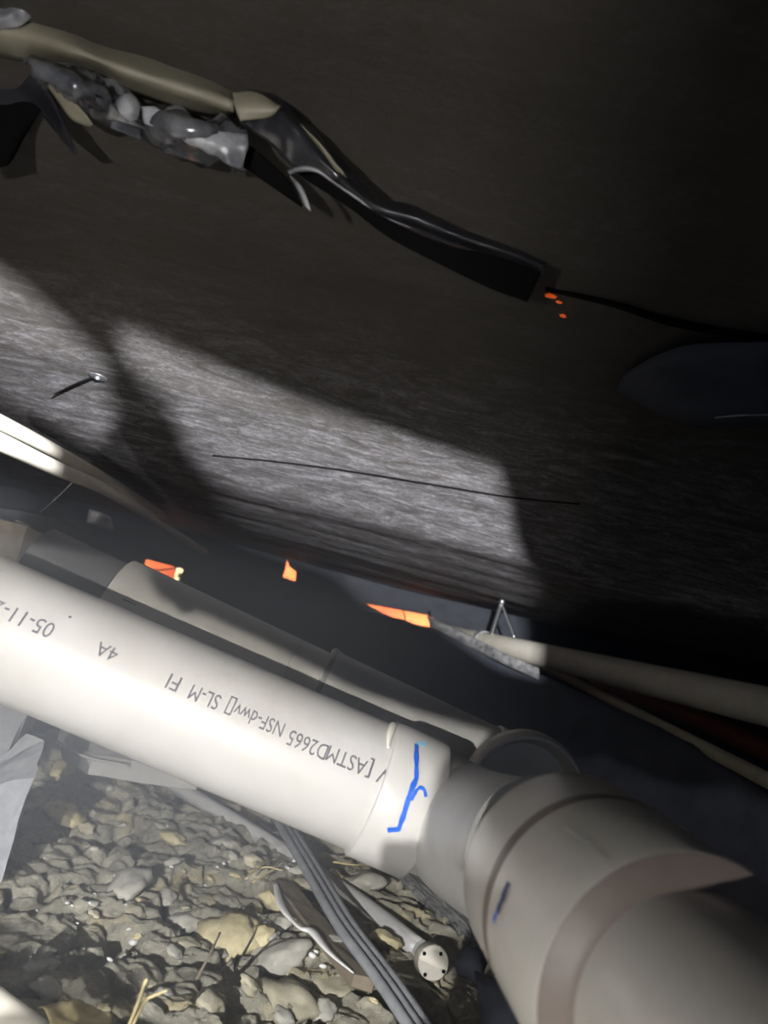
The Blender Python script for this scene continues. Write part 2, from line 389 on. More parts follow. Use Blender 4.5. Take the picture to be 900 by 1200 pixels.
# ---------------------------------------------------------------- writing wrapped on a pipe
def lettering(text, size, A, D, R, target, side, up, mtl, parent, name='lettering', depth=.0004, squeeze=1.0):
    """text laid round the barrel of radius R; centre of the text nearest to point target"""
    cu = bpy.data.curves.new(name, 'FONT'); cu.body = text; cu.size = size; cu.align_x = 'CENTER'; cu.align_y = 'CENTER'
    cu.resolution_u = 3
    t = bpy.data.objects.new('t', cu); COL.objects.link(t)
    dg = bpy.context.evaluated_depsgraph_get(); dg.update()
    me = bpy.data.meshes.new_from_object(t.evaluated_get(dg)); bpy.data.objects.remove(t)
    bm = bmesh.new(); bm.from_mesh(me)
    for k in range(-5, 6):
        bmesh.ops.bisect_plane(bm, geom=bm.verts[:] + bm.edges[:] + bm.faces[:], plane_co=(0, k * size * .12, 0), plane_no=(0, 1, 0))
    d = D.normalized(); tt = (target - A).dot(d); ax = A + d * tt
    r0 = (target - ax).normalized()
    b = d.cross(r0)
    sgn = 1 if b.dot(up) > 0 else -1
    xs = side
    for v in bm.verts:
        x, y = v.co.x * squeeze, v.co.y; a = y / R * sgn
        v.co = ax + d * (x * xs) + (r0 * math.cos(a) + b * math.sin(a)) * (R + depth)
    bm.to_mesh(me); bm.free(); me.materials.clear(); me.name = name
    return link(name, me, mtl, parent)
def on_barrel(px, py, A, D, R):
    """point where the view line through px,py meets the barrel"""
    o = C0; r = (P(px, py, 1) - C0).normalized(); d = D.normalized()
    oc = o - A; a = r - d * r.dot(d); c = oc - d * oc.dot(d)
    qa, qb, qc = a.dot(a), 2 * a.dot(c), c.dot(c) - R * R
    disc = max(qb * qb - 4 * qa * qc, 0)
    return o + r * ((-qb - math.sqrt(disc)) / (2 * qa))
def barrel_stroke(name, pxs, width, A, D, R, m, parent, th=.0004):
    """painted stroke following the barrel: a thin ribbon through view points"""
    pts = []
    for (a, b) in zip(pxs, pxs[1:]):
        for k in range(6): t = k / 6; pts.append((a[0] + (b[0] - a[0]) * t, a[1] + (b[1] - a[1]) * t))
    pts.append(pxs[-1]); q = [on_barrel(x, y, A, D, R + th) for x, y in pts]; d = D.normalized(); vs = []
    for i, p in enumerate(q):
        t = (q[min(i + 1, len(q) - 1)] - q[max(i - 1, 0)]).normalized()
        n = (p - A); n = (n - d * n.dot(d)).normalized(); s = n.cross(t).normalized()
        wv = width * (1 if not isinstance(width, list) else 1) * (.75 + .5 * noise.noise(Vector((i * .3, 2, 0))))
        for sg in (-1, 1):
            e = p + s * wv * sg / 2; e2 = (e - A); ax = A + d * e2.dot(d); vs.append(ax + (e - ax).normalized() * (R + th))
    fs = [(2 * i, 2 * i + 1, 2 * i + 3, 2 * i + 2) for i in range(len(q) - 1)]
    return link(name, mesh(name, vs, fs), m, parent)

# ---------------------------------------------------------------- front drain pipe
RP = .0571
A1, B1 = P(-140, 675, .655), P(470, 936, .675)
A1 = A1 - (B1 - A1).normalized() * .005
D1 = B1 - A1
dp = empty('drain_pipe', Vector((B1.x, B1.y, 0)), 'large white printed drain pipe crossing the picture and bending toward the viewer', 'drain pipe')
dp.location = (A1 + B1) / 2
barrel = lathe('barrel', A1, D1, [(0, RP - .006), (0, RP), (D1.length, RP)], M_PVC, dp, 96)
dn = D1.normalized(); upv = UP
def word(s, size, px, py, sq=1.0):
    tgt = on_barrel(px, py, A1, D1, RP)
    return lettering(s, size, A1, D1, RP, tgt, -1, -upv, M_INK, barrel, squeeze=sq)
word('05-11-20', .019, 22, 722, .9)
word('4A', .017, 126, 763, .95)
word('FI', .019, 204, 799, .95)
word('SL-M', .0185, 240, 816, .72)
word('NSF-dwv[]', .0175, 299, 841, .70)
word('D2665', .0185, 361, 872, .72)
word('ASTM', .0185, 406, 890, .78)
word('V [', .0185, 443, 906, .9)
lathe('speck', on_barrel(82, 723, A1, D1, RP), UP, [(-.0008, 0), (-.0008, .0012), (.0008, .0012), (.0008, 0)], M_INK, barrel, 8)
# coupling collar
tc = (P(433, 920, .673) - A1).dot(dn)
te = (P(497, 947, .675) - A1).dot(dn)
RH = .0612
coll = lathe('coupling', A1, D1, [(tc, RP), (tc + .001, RH - .001), (tc + .003, RH), (te - .003, RH + .0006), (te - .0008, RH - .0006), (te, RH - .002), (te, RP - .004)], M_PVC, dp, 96)
for st, wd, mm in (([(488, 872), (488, 890), (488, 912), (481, 927), (473, 955), (467, 972), (454, 973)], .0055, M_BLUE),
                   ([(482, 938), (487, 927), (493, 922), (498, 926), (499, 934)], .0038, M_BLUE), ([(489, 871), (499, 872)], .006, M_LBLUE)):
    barrel_stroke('marker_line', st, wd, A1, D1, RH + .0006 + .0002 * wd * 1000 / 4, mm, coll)
def blob(name, c, r, m, parent, seed=0, sx=1, sy=1, sz=1, amp=.3, lab_=None, sub=2):
    bm = bmesh.new(); bmesh.ops.create_icosphere(bm, subdivisions=sub, radius=1)
    for v in bm.verts:
        f = 1 + amp * noise.noise(v.co * 1.4 + Vector((seed, 0, 0)))
        v.co = Vector((v.co.x * sx, v.co.y * sy, v.co.z * sz)) * r * f + c
    me = bpy.data.meshes.new(name); bm.to_mesh(me); bm.free(); o = link(name, me, m, parent, True)
    if lab_: o['label'] = lab_
    return o
g0 = [on_barrel(x, y, A1, D1, RP + .001) for x, y in ((461, 851), (458, 858), (456, 866), (455, 876))]
tube('glue_or_glint', g0, [.0042, .0034, .0022, .0010], M_GLUE_GLINT, coll, 10)
# neck and long bend toward the viewer
q0 = A1 + dn * (te - .012); q1 = A1 + dn * (te + .03)
HUBC = P(662, 1030, .47)
vd = (P(335, 670, 1) - C0)                      # direction of the lines running away from the viewer
VD = vd / (vd.dot(FW))
hub0 = HUBC + VD * .05
bend = tube('bend', [q0, q1, P(552, 978, .645), P(600, 1000, .585), P(634, 1012, .535), HUBC + VD * .02], [.0545, .0545, .056, .058, .058, .058], M_PVC2, dp, 64, n=8)
barrel_stroke('glue_or_glint', [(505, 958), (511, 962)], .004, A1, D1, .0565, M_GLUE_GLINT, bend, .001)  # highlight on the neck, painted as a pale stroke
Dv = -VD.normalized(); k = VD.length
def tt(d): return (.47 - d) * k
RB = .0665
prof = [(tt(.478), .058), (tt(.478), RB - .006), (tt(.474), RB - .002), (tt(.466), RB), (tt(.4215), RB), (tt(.4205), RB - .0022), (tt(.413), RB - .0022), (tt(.412), RB + .0004),
        (tt(.334), RB + .0006), (tt(.333), RB), (tt(.333), .055)]
hub = lathe('socket', HUBC, Dv, prof, M_FIT, dp, 128)
hub['label'] = 'wide ribbed socket in beige plastic'
outp = lathe('outlet_pipe', HUBC, Dv, [(tt(.335), .0525), (tt(.06), .0525)], M_FIT, dp, 128)
lathe('shade_ring', HUBC, Dv, [(tt(.333), RB), (tt(.3325), RB - .0006), (tt(.329), .056), (tt(.326), .0525)], M_RING_SHADE, hub, 128)['label'] = 'ring with painted shade at the mouth of the socket'
lathe('shade_ring', HUBC, Dv, [(tt(.4225), RB + .0001), (tt(.4215), RB + .0004), (tt(.4125), RB + .0006), (tt(.4115), RB + .0001)], M_RING_SHADE, hub, 128)['label'] = 'thin ring with painted shade round the middle'
barrel_stroke('marker_line', [(596, 1034), (589, 1052), (583, 1068)], .0075, HUBC, Dv, RB + .001, M_NAVY, hub)
barrel_stroke('marker_line', [(583, 1066), (578, 1080)], .004, HUBC, Dv, RB + .001, M_BLUE, hub)
barrel_stroke('mould_line', [(662, 970), (690, 989), (714, 1011)], .0024, HUBC, Dv, RB + .0012, M_PVC, hub)  # mould line, widened to stand for a bright streak

# ---------------------------------------------------------------- rear drain pipe
A2, B2 = P(132, 709, .865), P(640, 950, .865); D2 = B2 - A2; d2 = D2.normalized()
dp2 = empty('drain_pipe', (A2 + B2) / 2, 'second grey-white drain pipe lying parallel behind the big printed one', 'drain pipe')
def t2(px): # axis length at which the axis passes picture column px
    return ((px - 132) / 508.) * D2.length
lathe('barrel', A2, D2, [(0, RP - .005), (0, RP), (t2(328), RP), (t2(328.6), RP - .0012), (t2(329.6), RP - .0012), (t2(330.2), RP), (t2(470), RP)], M_PVC2, dp2, 72)
sock = lathe('socket', A2, D2, [(t2(362), RP), (t2(362.3), .0625), (t2(366), .064), (t2(372), .064), (t2(374), .0625), (t2(540), .0625), (t2(560), .063), (t2(562), .066), (t2(610), .0665), (t2(628), .061), (t2(636), .05), (t2(636), .0)], M_PVC2, dp2, 72)
lathe('rim', A2, D2, [(t2(364), .0648), (t2(365.5), .0655), (t2(367.5), .0655), (t2(369), .0648)], M_SILVER, sock, 72)['label'] = 'bright bluish rim of the socket'
lettering('IIII', .012, A2, D2, .0625, on_barrel(416, 826, A2, D2, .0625), 1, UP, M_GLUE_GLINT, sock, 'label_mark')
barrel_stroke('print_mark', [(143, 702), (153, 706), (160, 709)], .0018, A2, D2, RP, M_INK, dp2)
cr = P(612, 897, .80)
lathe('shade_sleeve', A2 - d2 * .10, D2, [(0, 0), (0, .050), (.097, .050), (.097, .0)], M_SHADE_GREY, dp2, 48)  # made-up sleeve, its grey stands for the shaded column beside the pipe
nd = (P(335, 670, 1) - C0).normalized()
lathe('elbow_rim', P(606, 925, .80), -nd, [(0, .05), (0, .062), (.012, .0665), (.028, .0665), (.033, .063), (.033, .060), (.020, .056), (.014, .052), (.014, .0)], M_FIT, dp2, 64)

# ---------------------------------------------------------------- twin water pipes, hung pipe, thin pipes
lo = [P(-140, 455, .66), P(-90, 478, .72), P(0, 518, .86), P(64, 548, 1.08), P(133, 579, 1.5), P(200, 621, 2.1), P(240, 647, 2.6)]
upp = [P(-140, 428, .77), P(-90, 452, .84), P(0, 495, 1.0), P(67, 530, 1.22), P(133, 567, 1.68), P(190, 603, 2.25)]
wp = empty('water_pipe', lo[1], 'lower of the twin cream water pipes at the left, with grey print along it', 'water pipe')
bl = tube('barrel', lo, .0108, M_CREAM, wp, 28)
Dl = lo[3] - lo[2]
for s, px, py in (('CPVC 4120', 14, 516), ('SDR 11', 45, 532)):
    lettering(s, .008, lo[2], Dl, .0109, on_barrel(px, py, lo[2], Dl, .0109), 1, UP, M_INK, bl, depth=.0006)
wp2 = empty('water_pipe', upp[1], 'upper of the twin cream water pipes at the left, tucked behind the printed one', 'water pipe')
tube('barrel', upp, .0108, M_CREAM, wp2, 28)
ha, hb = P(530, 744, 2.9), P(930, 835, 1.22)
hp = empty('hung_pipe', (ha + hb) / 2, 'beige pipe hung by a strap under the film at the right', 'pipe')
hd = (hb - ha).normalized()
bh = lathe('barrel', ha, hb - ha, [(0, .0), (0, .034), ((hb - ha).length + .25, .034)], M_CREAM, hp, 48)
ck = (P(572, 752, 2.6) - ha).dot(hd)
lathe('coupling', ha, hb - ha, [(ck, .034), (ck, .0385), (ck + .03, .0385), (ck + .03, .034)], M_SILVER, hp, 48)
st = empty('pipe_strap', P(588, 707, 2.45), 'grey metal strap in an upside-down V holding the hung pipe', 'strap')
sp = P(588, 707, 2.45); tl = P(574, 750, 2.5); tr = P(604, 748, 2.38)
for e, nm in ((tl, 'leg'), (tr, 'leg')):
    tube(nm, [sp, (sp + e) / 2, e], .0085, M_STEEL, st, 4, squash=(1, .25))
blob('nail', sp + Vector((0, 0, .005)), .011, M_STEEL, st, amp=.05, sub=1)
thin = tube('thin_pipe', [P(622, 775, 2.5), P(660, 792, 2.2), P(760, 843, 1.6), P(930, 930, 1.08)], [.0125] * 4, M_TAN, None, 20)
tag(thin, 'thin tan pipe running down right just below the hung pipe', 'pipe')
tag(tube('red_lit_pipe', [P(700, 800, 2.2), P(800, 836, 1.75), P(930, 893, 1.35)], .022, M_RED_LIT, None, 20), 'pipe painted as if lit red in the dark gap between the hung pipe and the thin one', 'pipe')

# ---------------------------------------------------------------- half-buried pipe with cap, rubber strip, wood
bp = [on_ground(140, 886, .012), on_ground(215, 932, .011), on_ground(300, 984, .010), on_ground(420, 1063, .012), on_ground(498, 1122, .016)]
zb = sum(p.z for p in bp) / len(bp)
d_a, d_b = on_ground(140, 886), on_ground(498, 1122)
br = empty('buried_pipe', (d_a + d_b) / 2, 'thin white pipe half buried in the clay, ending in a capped end', 'pipe')
def gpix(px, py, z):                # where a view line reaches height z
    r = P(px, py, 1) - C0; return C0 + r * ((z - CAM_Z) / r.z)
zz = .018
bpts = [gpix(140, 882, zz), gpix(300, 978, zz), gpix(420, 1058, zz), gpix(492, 1114, zz)]
tube('barrel', bpts, .0135, M_PVC, br, 24)
ce = gpix(506, 1141, zz); cd = (C0 - ce).normalized() * .75 + (bpts[3] - bpts[2]).normalized() * .5; cd.normalize()
ce = ce + Vector((0, 0, .012)); cap = lathe('end_cap', ce - cd * .030, cd, [(0, .0), (0, .016), (.006, .0195), (.028, .0195), (.030, .018), (.0305, 0)], M_CREAM, br, 32)
for (ox, oy) in ((-.35, .6), (.75, .45), (-.7, -.35), (.5, -.7)):
    _, cu_, cv_ = frame(cd); lathe('hole', ce + cu_ * ox * .019 + cv_ * oy * .019, cd, [(0, .0012), (.0008, .0024), (.0012, 0)], M_VOID, cap, 8)
rs = empty('rubber_strip', on_ground(400, 1080), 'ribbed grey-black strip slanting over the half-buried white pipe', 'strip')
path = [(318, 940, -.03), (345, 985, -.045), (372, 1030, -.05), (405, 1085, -.045), (450, 1145, -.04), (505, 1225, -.035)]
for kx in (-1, 0, 1):
    pts = []
    for i, (x, y, o_) in enumerate(path):
        g = gpix(x, y, .055 - .004 * i); pts.append(g)
    pp = []
    for i, p in enumerate(pts):
        t = (pts[min(i + 1, 5)] - pts[max(i - 1, 0)]).normalized(); s = t.cross(Vector((0, 0, 1))).normalized(); pp.append(p + s * kx * .0105)
    tube('strand', pp, .0062, M_RUBBER, rs, 10)
tim = empty('wood_splinter', on_ground(370, 1090), 'brown board piece with a ragged white painted edge lying left of the ribbed strip', 'wood')
wpts = [gpix(318, 1032, .028), gpix(345, 1034, .028), gpix(440, 1150, .035), gpix(415, 1142, .035)]
prism('board', wpts, .012, M_WOOD, tim, rough=.003, sub=6)
tube('white_edge', [gpix(323, 1034, .03), gpix(330, 1062, .032), gpix(350, 1086, .034), gpix(366, 1092, .035), gpix(385, 1115, .037), gpix(414, 1140, .037)], [.004, .006, .0035, .007, .004, .0015], M_WHITE, tim, 6, squash=(1, .5))
tag(patch('slate_slab', [[gpix(440, 1000, .03), gpix(480, 1010, .035), gpix(520, 1030, .035), gpix(560, 1050, .03)],
                         [gpix(480, 1040, .028), gpix(510, 1055, .03), gpix(540, 1075, .03), gpix(570, 1090, .03)],
                         [gpix(520, 1080, .02), gpix(545, 1100, .02), gpix(570, 1115, .02), gpix(590, 1130, .02)]], M_BARK, None, 8, 8, .006, 40, .01, sharp=True, smooth=False), 'cracked dark grey slab under the pipe bend', 'stone')
tag(blob('mud_lump', gpix(600, 1190, .03), .045, M_BLACKM, None, 3, 1.0, 1.2, .8, .5), 'black muddy lump beside the capped pipe end', 'mud')
tag(blob('mud_lump', gpix(552, 1128, .03), .020, M_BLACKM, None, 5, 1.0, 1.2, .9, .4), 'small black lump just behind the capped pipe end', 'mud')

# ---------------------------------------------------------------- clods, crumbs, straw
def clod_mesh(seed, sub=3):
    bm = bmesh.new(); bmesh.ops.create_icosphere(bm, subdivisions=sub, radius=1)
    for v in bm.verts:
        p = v.co.copy(); f = 1 + .40 * noise.noise(p * 1.2 + Vector((seed * 5.1, 0, 0)))
        d, pts = noise.voronoi(p * 1.6 + Vector((seed, 2, 3))); f -= .16 * max(0, 1 - (d[1] - d[0]) * 5)
        f += .10 * noise.noise(p * 4 + Vector((seed, 0, 0))) + .05 * noise.noise(p * 9)
        v.co = p * f; v.co.z *= .45
    me = bpy.data.meshes.new('clod'); bm.to_mesh(me); bm.free()
    for q in me.polygons: q.use_smooth = True
    return me
cm = [[clod_mesh(s) for s in range(4)] for _ in M_CLOD]
for mi, row in enumerate(cm):
    for me in row: me.materials.append(M_CLOD[mi])
def put(me, name, p, s, label, cat, group=None, rot=None, sq=(1, 1, 1)):
    o = bpy.data.objects.new(name, me); COL.objects.link(o); o.location = p
    o.scale = (s * sq[0], s * sq[1], s * sq[2])
    o.rotation_euler = rot or (random.uniform(-.4, .4), random.uniform(-.4, .4), random.uniform(0, 6.3))
    return tag(o, label, cat, group)
special = [(75, 955, .034, 1, 'yellow-buff clay lump near the bluish concrete chunk'), (70, 905, .03, 1, 'crumbly yellow clay clod against the grey board'),
           (122, 925, .026, 2, 'grey-buff clay clod just in front of the grey board'), (25, 945, .036, 0, 'brownish clay lump at the left edge of the soil'),
           (205, 985, .024, 1, 'small yellow clod left of the half-buried white pipe'), (330, 1060, .030, 1, 'yellow clay clod behind the head of the brown board piece'),
           (218, 1083, .022, 2, 'pale flat flake of clay in the middle of the soil'), (325, 1125, .040, 2, 'smooth grey-brown clay boulder beside the dark crevices'),
           (272, 1098, .038, 1, 'wide yellow-brown clay slab left of the smooth boulder'), (452, 1105, .024, 1, 'upright yellow clod leaning between strip and capped pipe'),
           (400, 1165, .036, 0, 'olive clay lump under the lower end of the ribbed strip'), (150, 1040, .03, 2, 'low grey clay clod above the shadowed corner'),
           (340, 1175, .035, 0, 'olive clay lump at the bottom of the picture below the boulder'), (390, 1030, .02, 1, 'yellowish clod against the white pipe near the ribbed strip'),
           (262, 930, .018, 1, 'ochre clod behind the half-buried white pipe'), (242, 946, .016, 1, 'olive clod lying across the half-buried white pipe near the grey board'), (262, 990, .018, 2, 'grey clod pressed against the near side of the half-buried pipe'), (300, 1012, .020, 0, 'olive clod against the near side of the buried pipe above the straws'), (350, 1022, .016, 2, 'dark clod over the buried pipe behind the straws'), (430, 1035, .028, 2, 'rough grey clod right of the ribbed strip')]
for i, (x, y, s, m_, lb) in enumerate(special):
    put(cm[m_][i % 4], 'clay_clod', on_ground(x, y, s * .1), s, lb, 'clod')
n = 0
while n < 70:
    x, y = random.uniform(-20, 480), random.uniform(880, 1195)
    if y < 720 + .43 * x + 165 or y > 1195: continue
    s = random.choice([.006, .008, .010, .013, .016])
    put(cm[random.choice([0, 0, 2, 2, 1])][random.randrange(4)], 'small_clod', on_ground(x, y, s * .15), s, 'small loose crumb of dry clay on the torchlit soil', 'clod', 'small loose clay crumbs on the soil')
    n += 1
wm = clod_mesh(9, 1); wm.materials.append(M_WHITE)
for (x, y, s) in [(155, 1107, .0042), (150, 1092, .0025), (163, 1098, .002), (128, 1128, .003), (78, 1061, .0022), (84, 1064, .0015), (105, 1061, .0018), (135, 1030, .003), (42, 1070, .0016), (90, 1085, .0015),
                  (196, 970, .002), (262, 1014, .0025), (268, 1012, .002), (254, 1018, .002), (365, 1122, .004), (378, 1135, .004), (370, 1118, .003), (200, 1018, .003), (345, 1010, .005), (240, 1040, .002), (52, 1008, .002),
                  (110, 1050, .0016), (180, 1052, .0016), (147, 1063, .0014), (336, 1018, .004)]:
    put(wm, 'white_crumb', on_ground(x, y, .003), s * 1.5, 'tiny white crumb scattered on the lit soil', 'crumb', 'tiny white crumbs on the soil')
for i, (pts, lb) in enumerate([([(150, 1205, .09), (160, 1180, .12), (171, 1149, .16)], 'straight dry stalk rising from the bottom shadow'),
                               ([(154, 1205, .09), (168, 1175, .12), (180, 1167, .13), (195, 1161, .14)], 'bent dry stalk right of the straight one at the bottom'),
                               ([(390, 1010, .05), (412, 1013, .055), (436, 1014, .05)], 'yellow straw lying beneath the pipe collar'),
                               ([(288, 1030, .04), (306, 1014, .05), (318, 1006, .05)], 'short straw standing near the half-buried pipe'),
                               ([(292, 1022, .035), (312, 1016, .045), (330, 1020, .05)], 'straw crossing the short one near the half-buried pipe'),
                               ([(296, 1034, .035), (322, 1018, .045), (333, 1008, .05)], 'lowest of three straws near the half-buried pipe'),
                               ([(230, 1148, .05), (245, 1120, .07), (258, 1093, .08)], 'thin dark stem leaning over the yellow clay slab')]):
    tag(tube('straw', [gpix(*p) for p in pts], [.0014, .0012, .0010, .0007][:len(pts)], M_STRAW if i < 6 else M_WOOD, None, 6), lb, 'straw')
tag(tube('corner_pipe', [P(-60, 1143, .56), P(10, 1196, .54), P(70, 1245, .52), P(140, 1330, .48)], .013, M_CREAM, None, 24), 'cream pipe end poking in at the bottom left corner', 'pipe')
tag(patch('dry_leaf', [[P(45, 1180, .62), P(75, 1176, .63), P(105, 1178, .63), P(130, 1192, .62)], [P(60, 1198, .60), P(80, 1190, .61), P(100, 1192, .61), P(130, 1205, .6)], [P(75, 1222, .58), P(90, 1218, .58), P(110, 1218, .58), P(130, 1225, .58)]], M_STRAW, None, 6, 6, .005, 50, .001), 'crumpled yellow dry leaf at the bottom left beside the cream pipe', 'leaf')

# ---------------------------------------------------------------- underside: torn strip, screw, seam, flap
tw = empty('torn_film', P(300, 170, .55), 'torn crumpled strip of shiny black film hanging across the upper left', 'torn film')
def PR(l, d, dz=0): return [P(x, y, d_) for (x, y), d_ in zip(l, d)]
L5 = lambda l, d: [P(x, y, d + dd) for x, y, dd in l]
patch('shadow_fold', [L5([(-40, -30, 0), (60, -20, .01), (190, 18, 0), (245, 70, .01), (262, 96, 0)], .60), L5([(-40, 10, .03), (60, 12, .02), (160, 40, .02), (220, 82, .02), (268, 112, .01)], .58)], M_GLOSS, tw, 6, 5, .006, 14)
patch('beige_fold', [L5([(-30, -5, .01), (45, 5, 0), (110, 34, .01), (180, 60, 0), (245, 82, .01), (276, 104, .01)], .57),
                     L5([(-30, 30, -.01), (30, 40, -.01), (95, 62, -.02), (165, 88, -.015), (230, 108, -.01), (274, 124, -.01)], .55),
                     L5([(-30, 62, .02), (28, 68, .02), (90, 78, .02), (150, 106, .02), (215, 130, .02), (276, 140, .02)], .56)], M_BEIGE, tw, 6, 5, .004, 12)
patch('crumpled_film', [L5([(24, 62, 0), (85, 76, 0), (150, 104, 0), (215, 128, .0), (285, 142, .0)], .575),
                        L5([(40, 82, -.02), (92, 104, -.03), (150, 130, .0), (215, 152, -.02), (290, 165, -.0)], .56),
                        L5([(58, 104, .02), (100, 132, .02), (150, 155, .03), (215, 182, .02), (295, 205, .03)], .59)], M_GLOSS, tw, 8, 8, .012, 26, sharp=True)
def glint(rows, d, m=None, amp=.004):  # small pale folds: glints put into the film colour
    return patch('painted_glint', [L5([(x, y, dd) for x, y, dd in r], d) for r in rows], m or M_SILVER, tw, 6, 6, amp, 40, .001, random.random() * 9)
glint([[(40, 70, .01), (66, 76, 0), (95, 92, .0), (124, 116, .01)], [(48, 80, -.004), (74, 90, -.006), (98, 104, -.004), (118, 122, .0)], [(60, 92, .012), (82, 106, .01), (100, 116, .01), (112, 124, .012)]], .553, M_GLOSS)
glint([[(54, 75, .004), (76, 84, 0), (98, 99, .0), (116, 116, .004)], [(62, 86, .006), (82, 97, .004), (100, 108, .004), (112, 119, .006)]], .546)
glint([[(136, 116, .006), (150, 111, 0), (164, 122, .006)], [(140, 130, 0), (152, 126, -.006), (164, 134, 0)], [(146, 140, .006), (154, 142, .004), (162, 140, .006)]], .548)
glint([[(168, 126, .006), (184, 126, 0), (202, 138, .006)], [(172, 146, .006), (186, 150, .002), (198, 152, .006)]], .552)
glint([[(204, 148, .004), (230, 150, 0), (258, 154, 0), (290, 158, .004)], [(214, 162, .0), (240, 166, -.003), (266, 172, -.002), (290, 172, .0)], [(232, 172, .008), (250, 182, .004), (268, 193, .004), (284, 198, .008)]], .546)
glint([[(-20, 10, .004), (8, 6, 0), (22, -4, .0), (36, 2, .004)], [(-20, 22, -.004), (6, 20, -.006), (24, 12, -.004), (38, 10, .0)], [(-20, 33, .004), (8, 33, .0), (26, 30, .0), (36, 20, .004)]], .54)
patch('lower_flap', [L5([(-40, 40, 0), (28, 70, 0), (60, 110, 0), (92, 178, 0)], .6), L5([(-40, 120, .02), (5, 130, .02), (50, 135, .02), (88, 182, .0)], .62)], M_BLACKF, tw, 8, 5, .004, 12)
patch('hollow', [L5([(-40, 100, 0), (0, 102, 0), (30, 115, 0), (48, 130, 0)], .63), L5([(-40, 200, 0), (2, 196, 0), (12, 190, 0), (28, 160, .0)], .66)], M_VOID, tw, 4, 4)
patch('yellow_edge', [L5([(52, 98, 0), (78, 112, 0), (98, 132, 0), (108, 146, .0)], .57), L5([(58, 106, 0), (82, 138, 0), (98, 146, 0), (106, 148, .0)], .58)], M_BEIGE, tw, 5, 4, .002, 20)
patch('hanging_tab', [L5([(132, 140, 0), (148, 145, 0), (164, 150, 0)], .57), L5([(130, 150, 0), (148, 157, 0), (166, 164, 0)], .57)], M_GLOSS, tw, 4, 4, .002, 20)
# twisted part
patch('twisted_fold', [L5([(272, 108, 0), (300, 108, 0), (335, 128, 0), (375, 165, 0), (415, 210, 0), (450, 236, .0)], .55),
                       L5([(278, 126, -.01), (318, 132, -.01), (345, 150, -.02), (368, 178, -.01), (405, 214, 0), (446, 238, .0)], .54),
                       L5([(288, 144, 0), (312, 160, 0), (338, 188, 0), (360, 205, 0), (398, 216, .0), (440, 242, .01)], .55)], M_BLACKF, tw, 8, 6, .005, 22)
patch('pale_fold', [L5([(272, 107, 0), (300, 107, 0), (330, 126, 0)], .53), L5([(275, 124, 0), (302, 126, 0), (326, 129, 0)], .524), L5([(282, 142, 0), (298, 139, 0), (318, 134, 0)], .528)], M_BEIGE, tw, 6, 5, .002, 20)
tube('tan_crease', [P(352, 146, .532), P(376, 172, .53), P(396, 198, .532), P(412, 216, .54)], [.001, .003, .0035, .001], M_BEIGE, tw, 8, squash=(1, .4))
tube('bright_edge', [P(338, 202, .53), P(352, 198, .528), P(372, 200, .528), (P(392, 214, .53)), P(430, 240, .535), P(470, 262, .54), P(520, 276, .55)], [.0016, .002, .0014, .001, .0008, .0009, .0006], M_SILVER, tw, 8)
tube('bright_edge', [P(340, 206, .53), P(352, 222, .53), P(360, 240, .532), P(364, 247, .535)], [.001, .0035, .003, .0008], M_SILVER, tw, 8, squash=(1, .5))
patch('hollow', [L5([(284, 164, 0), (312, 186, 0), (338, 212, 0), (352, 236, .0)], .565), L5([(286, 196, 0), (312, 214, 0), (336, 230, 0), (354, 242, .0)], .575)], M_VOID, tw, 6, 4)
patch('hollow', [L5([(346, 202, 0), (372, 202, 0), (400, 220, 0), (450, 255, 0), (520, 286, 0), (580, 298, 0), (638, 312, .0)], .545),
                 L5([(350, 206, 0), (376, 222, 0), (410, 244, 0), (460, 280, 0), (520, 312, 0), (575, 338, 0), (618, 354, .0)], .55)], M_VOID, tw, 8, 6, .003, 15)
patch('rolled_lip', [L5([(398, 198, 0), (440, 232, 0), (480, 240, 0), (540, 268, 0), (600, 292, 0), (640, 310, .0)], .54),
                     L5([(396, 208, -.01), (440, 242, -.012), (490, 258, -.012), (545, 280, -.01), (600, 298, -.01), (638, 314, .0)], .535),
                     L5([(398, 220, .01), (440, 252, .01), (495, 276, .01), (545, 292, .01), (600, 304, .01), (636, 318, .01)], .54)], M_BLACKF, tw, 8, 6, .002, 18)
tear = tube('tear', [on_belly(640, 334, .004), on_belly(720, 352, .004), on_belly(800, 376, .004), on_belly(920, 394, .004)], [.002, .003, .004, .003], M_VOID, ceiling, 6)
seam = tube('seam', [on_belly(x, y, .001) for x, y in ((250, 533), (330, 541), (420, 553), (500, 566), (600, 582), (680, 590))], .0016, M_VOID, ceiling, 6)
M_GLOW = mat('red_glow', color=(.4, .1, .03), rough=.8, emit=(1, .12, .02), strength=.35)  # daylight through the tear, put in as glow of the blobs themselves
for x, y, s in ((646, 345, .0035), (660, 368, .0025), (655, 352, .002)):
    tag(blob('pinhole', on_belly(x, y, .002), s, M_GLOW, None, x, 1.6, 1, .4, .8), {646: 'largest of the red glowing pinholes past the strip end', 660: 'lowest red glowing pinhole past the strip end', 655: 'middle and smallest red glowing pinhole past the strip end'}[x], 'hole')
fl = [on_belly(735, 420, .02), on_belly(800, 385, .02), on_belly(920, 380, .02)]
fl2 = [on_belly(725, 440, .02), on_belly(810, 448, .05), on_belly(920, 450, .05)]
flap = patch('film_flap', [fl, fl2], M_BLACKM, None, 6, 5, .004, 14); tag(flap, 'dark loose flap of film at the right edge above the lit patch', 'flap')
tube('pale_edge', [on_belly(848, 433, .055), on_belly(880, 429, .055), on_belly(915, 427, .055)], .001, M_SILVER, flap, 6)
sw = empty('screw', on_belly(115, 441), 'washered screw in the lit film at the left', 'screw')
nb = Vector((0, -.12, -1)).normalized(); pw = on_belly(115, 441)
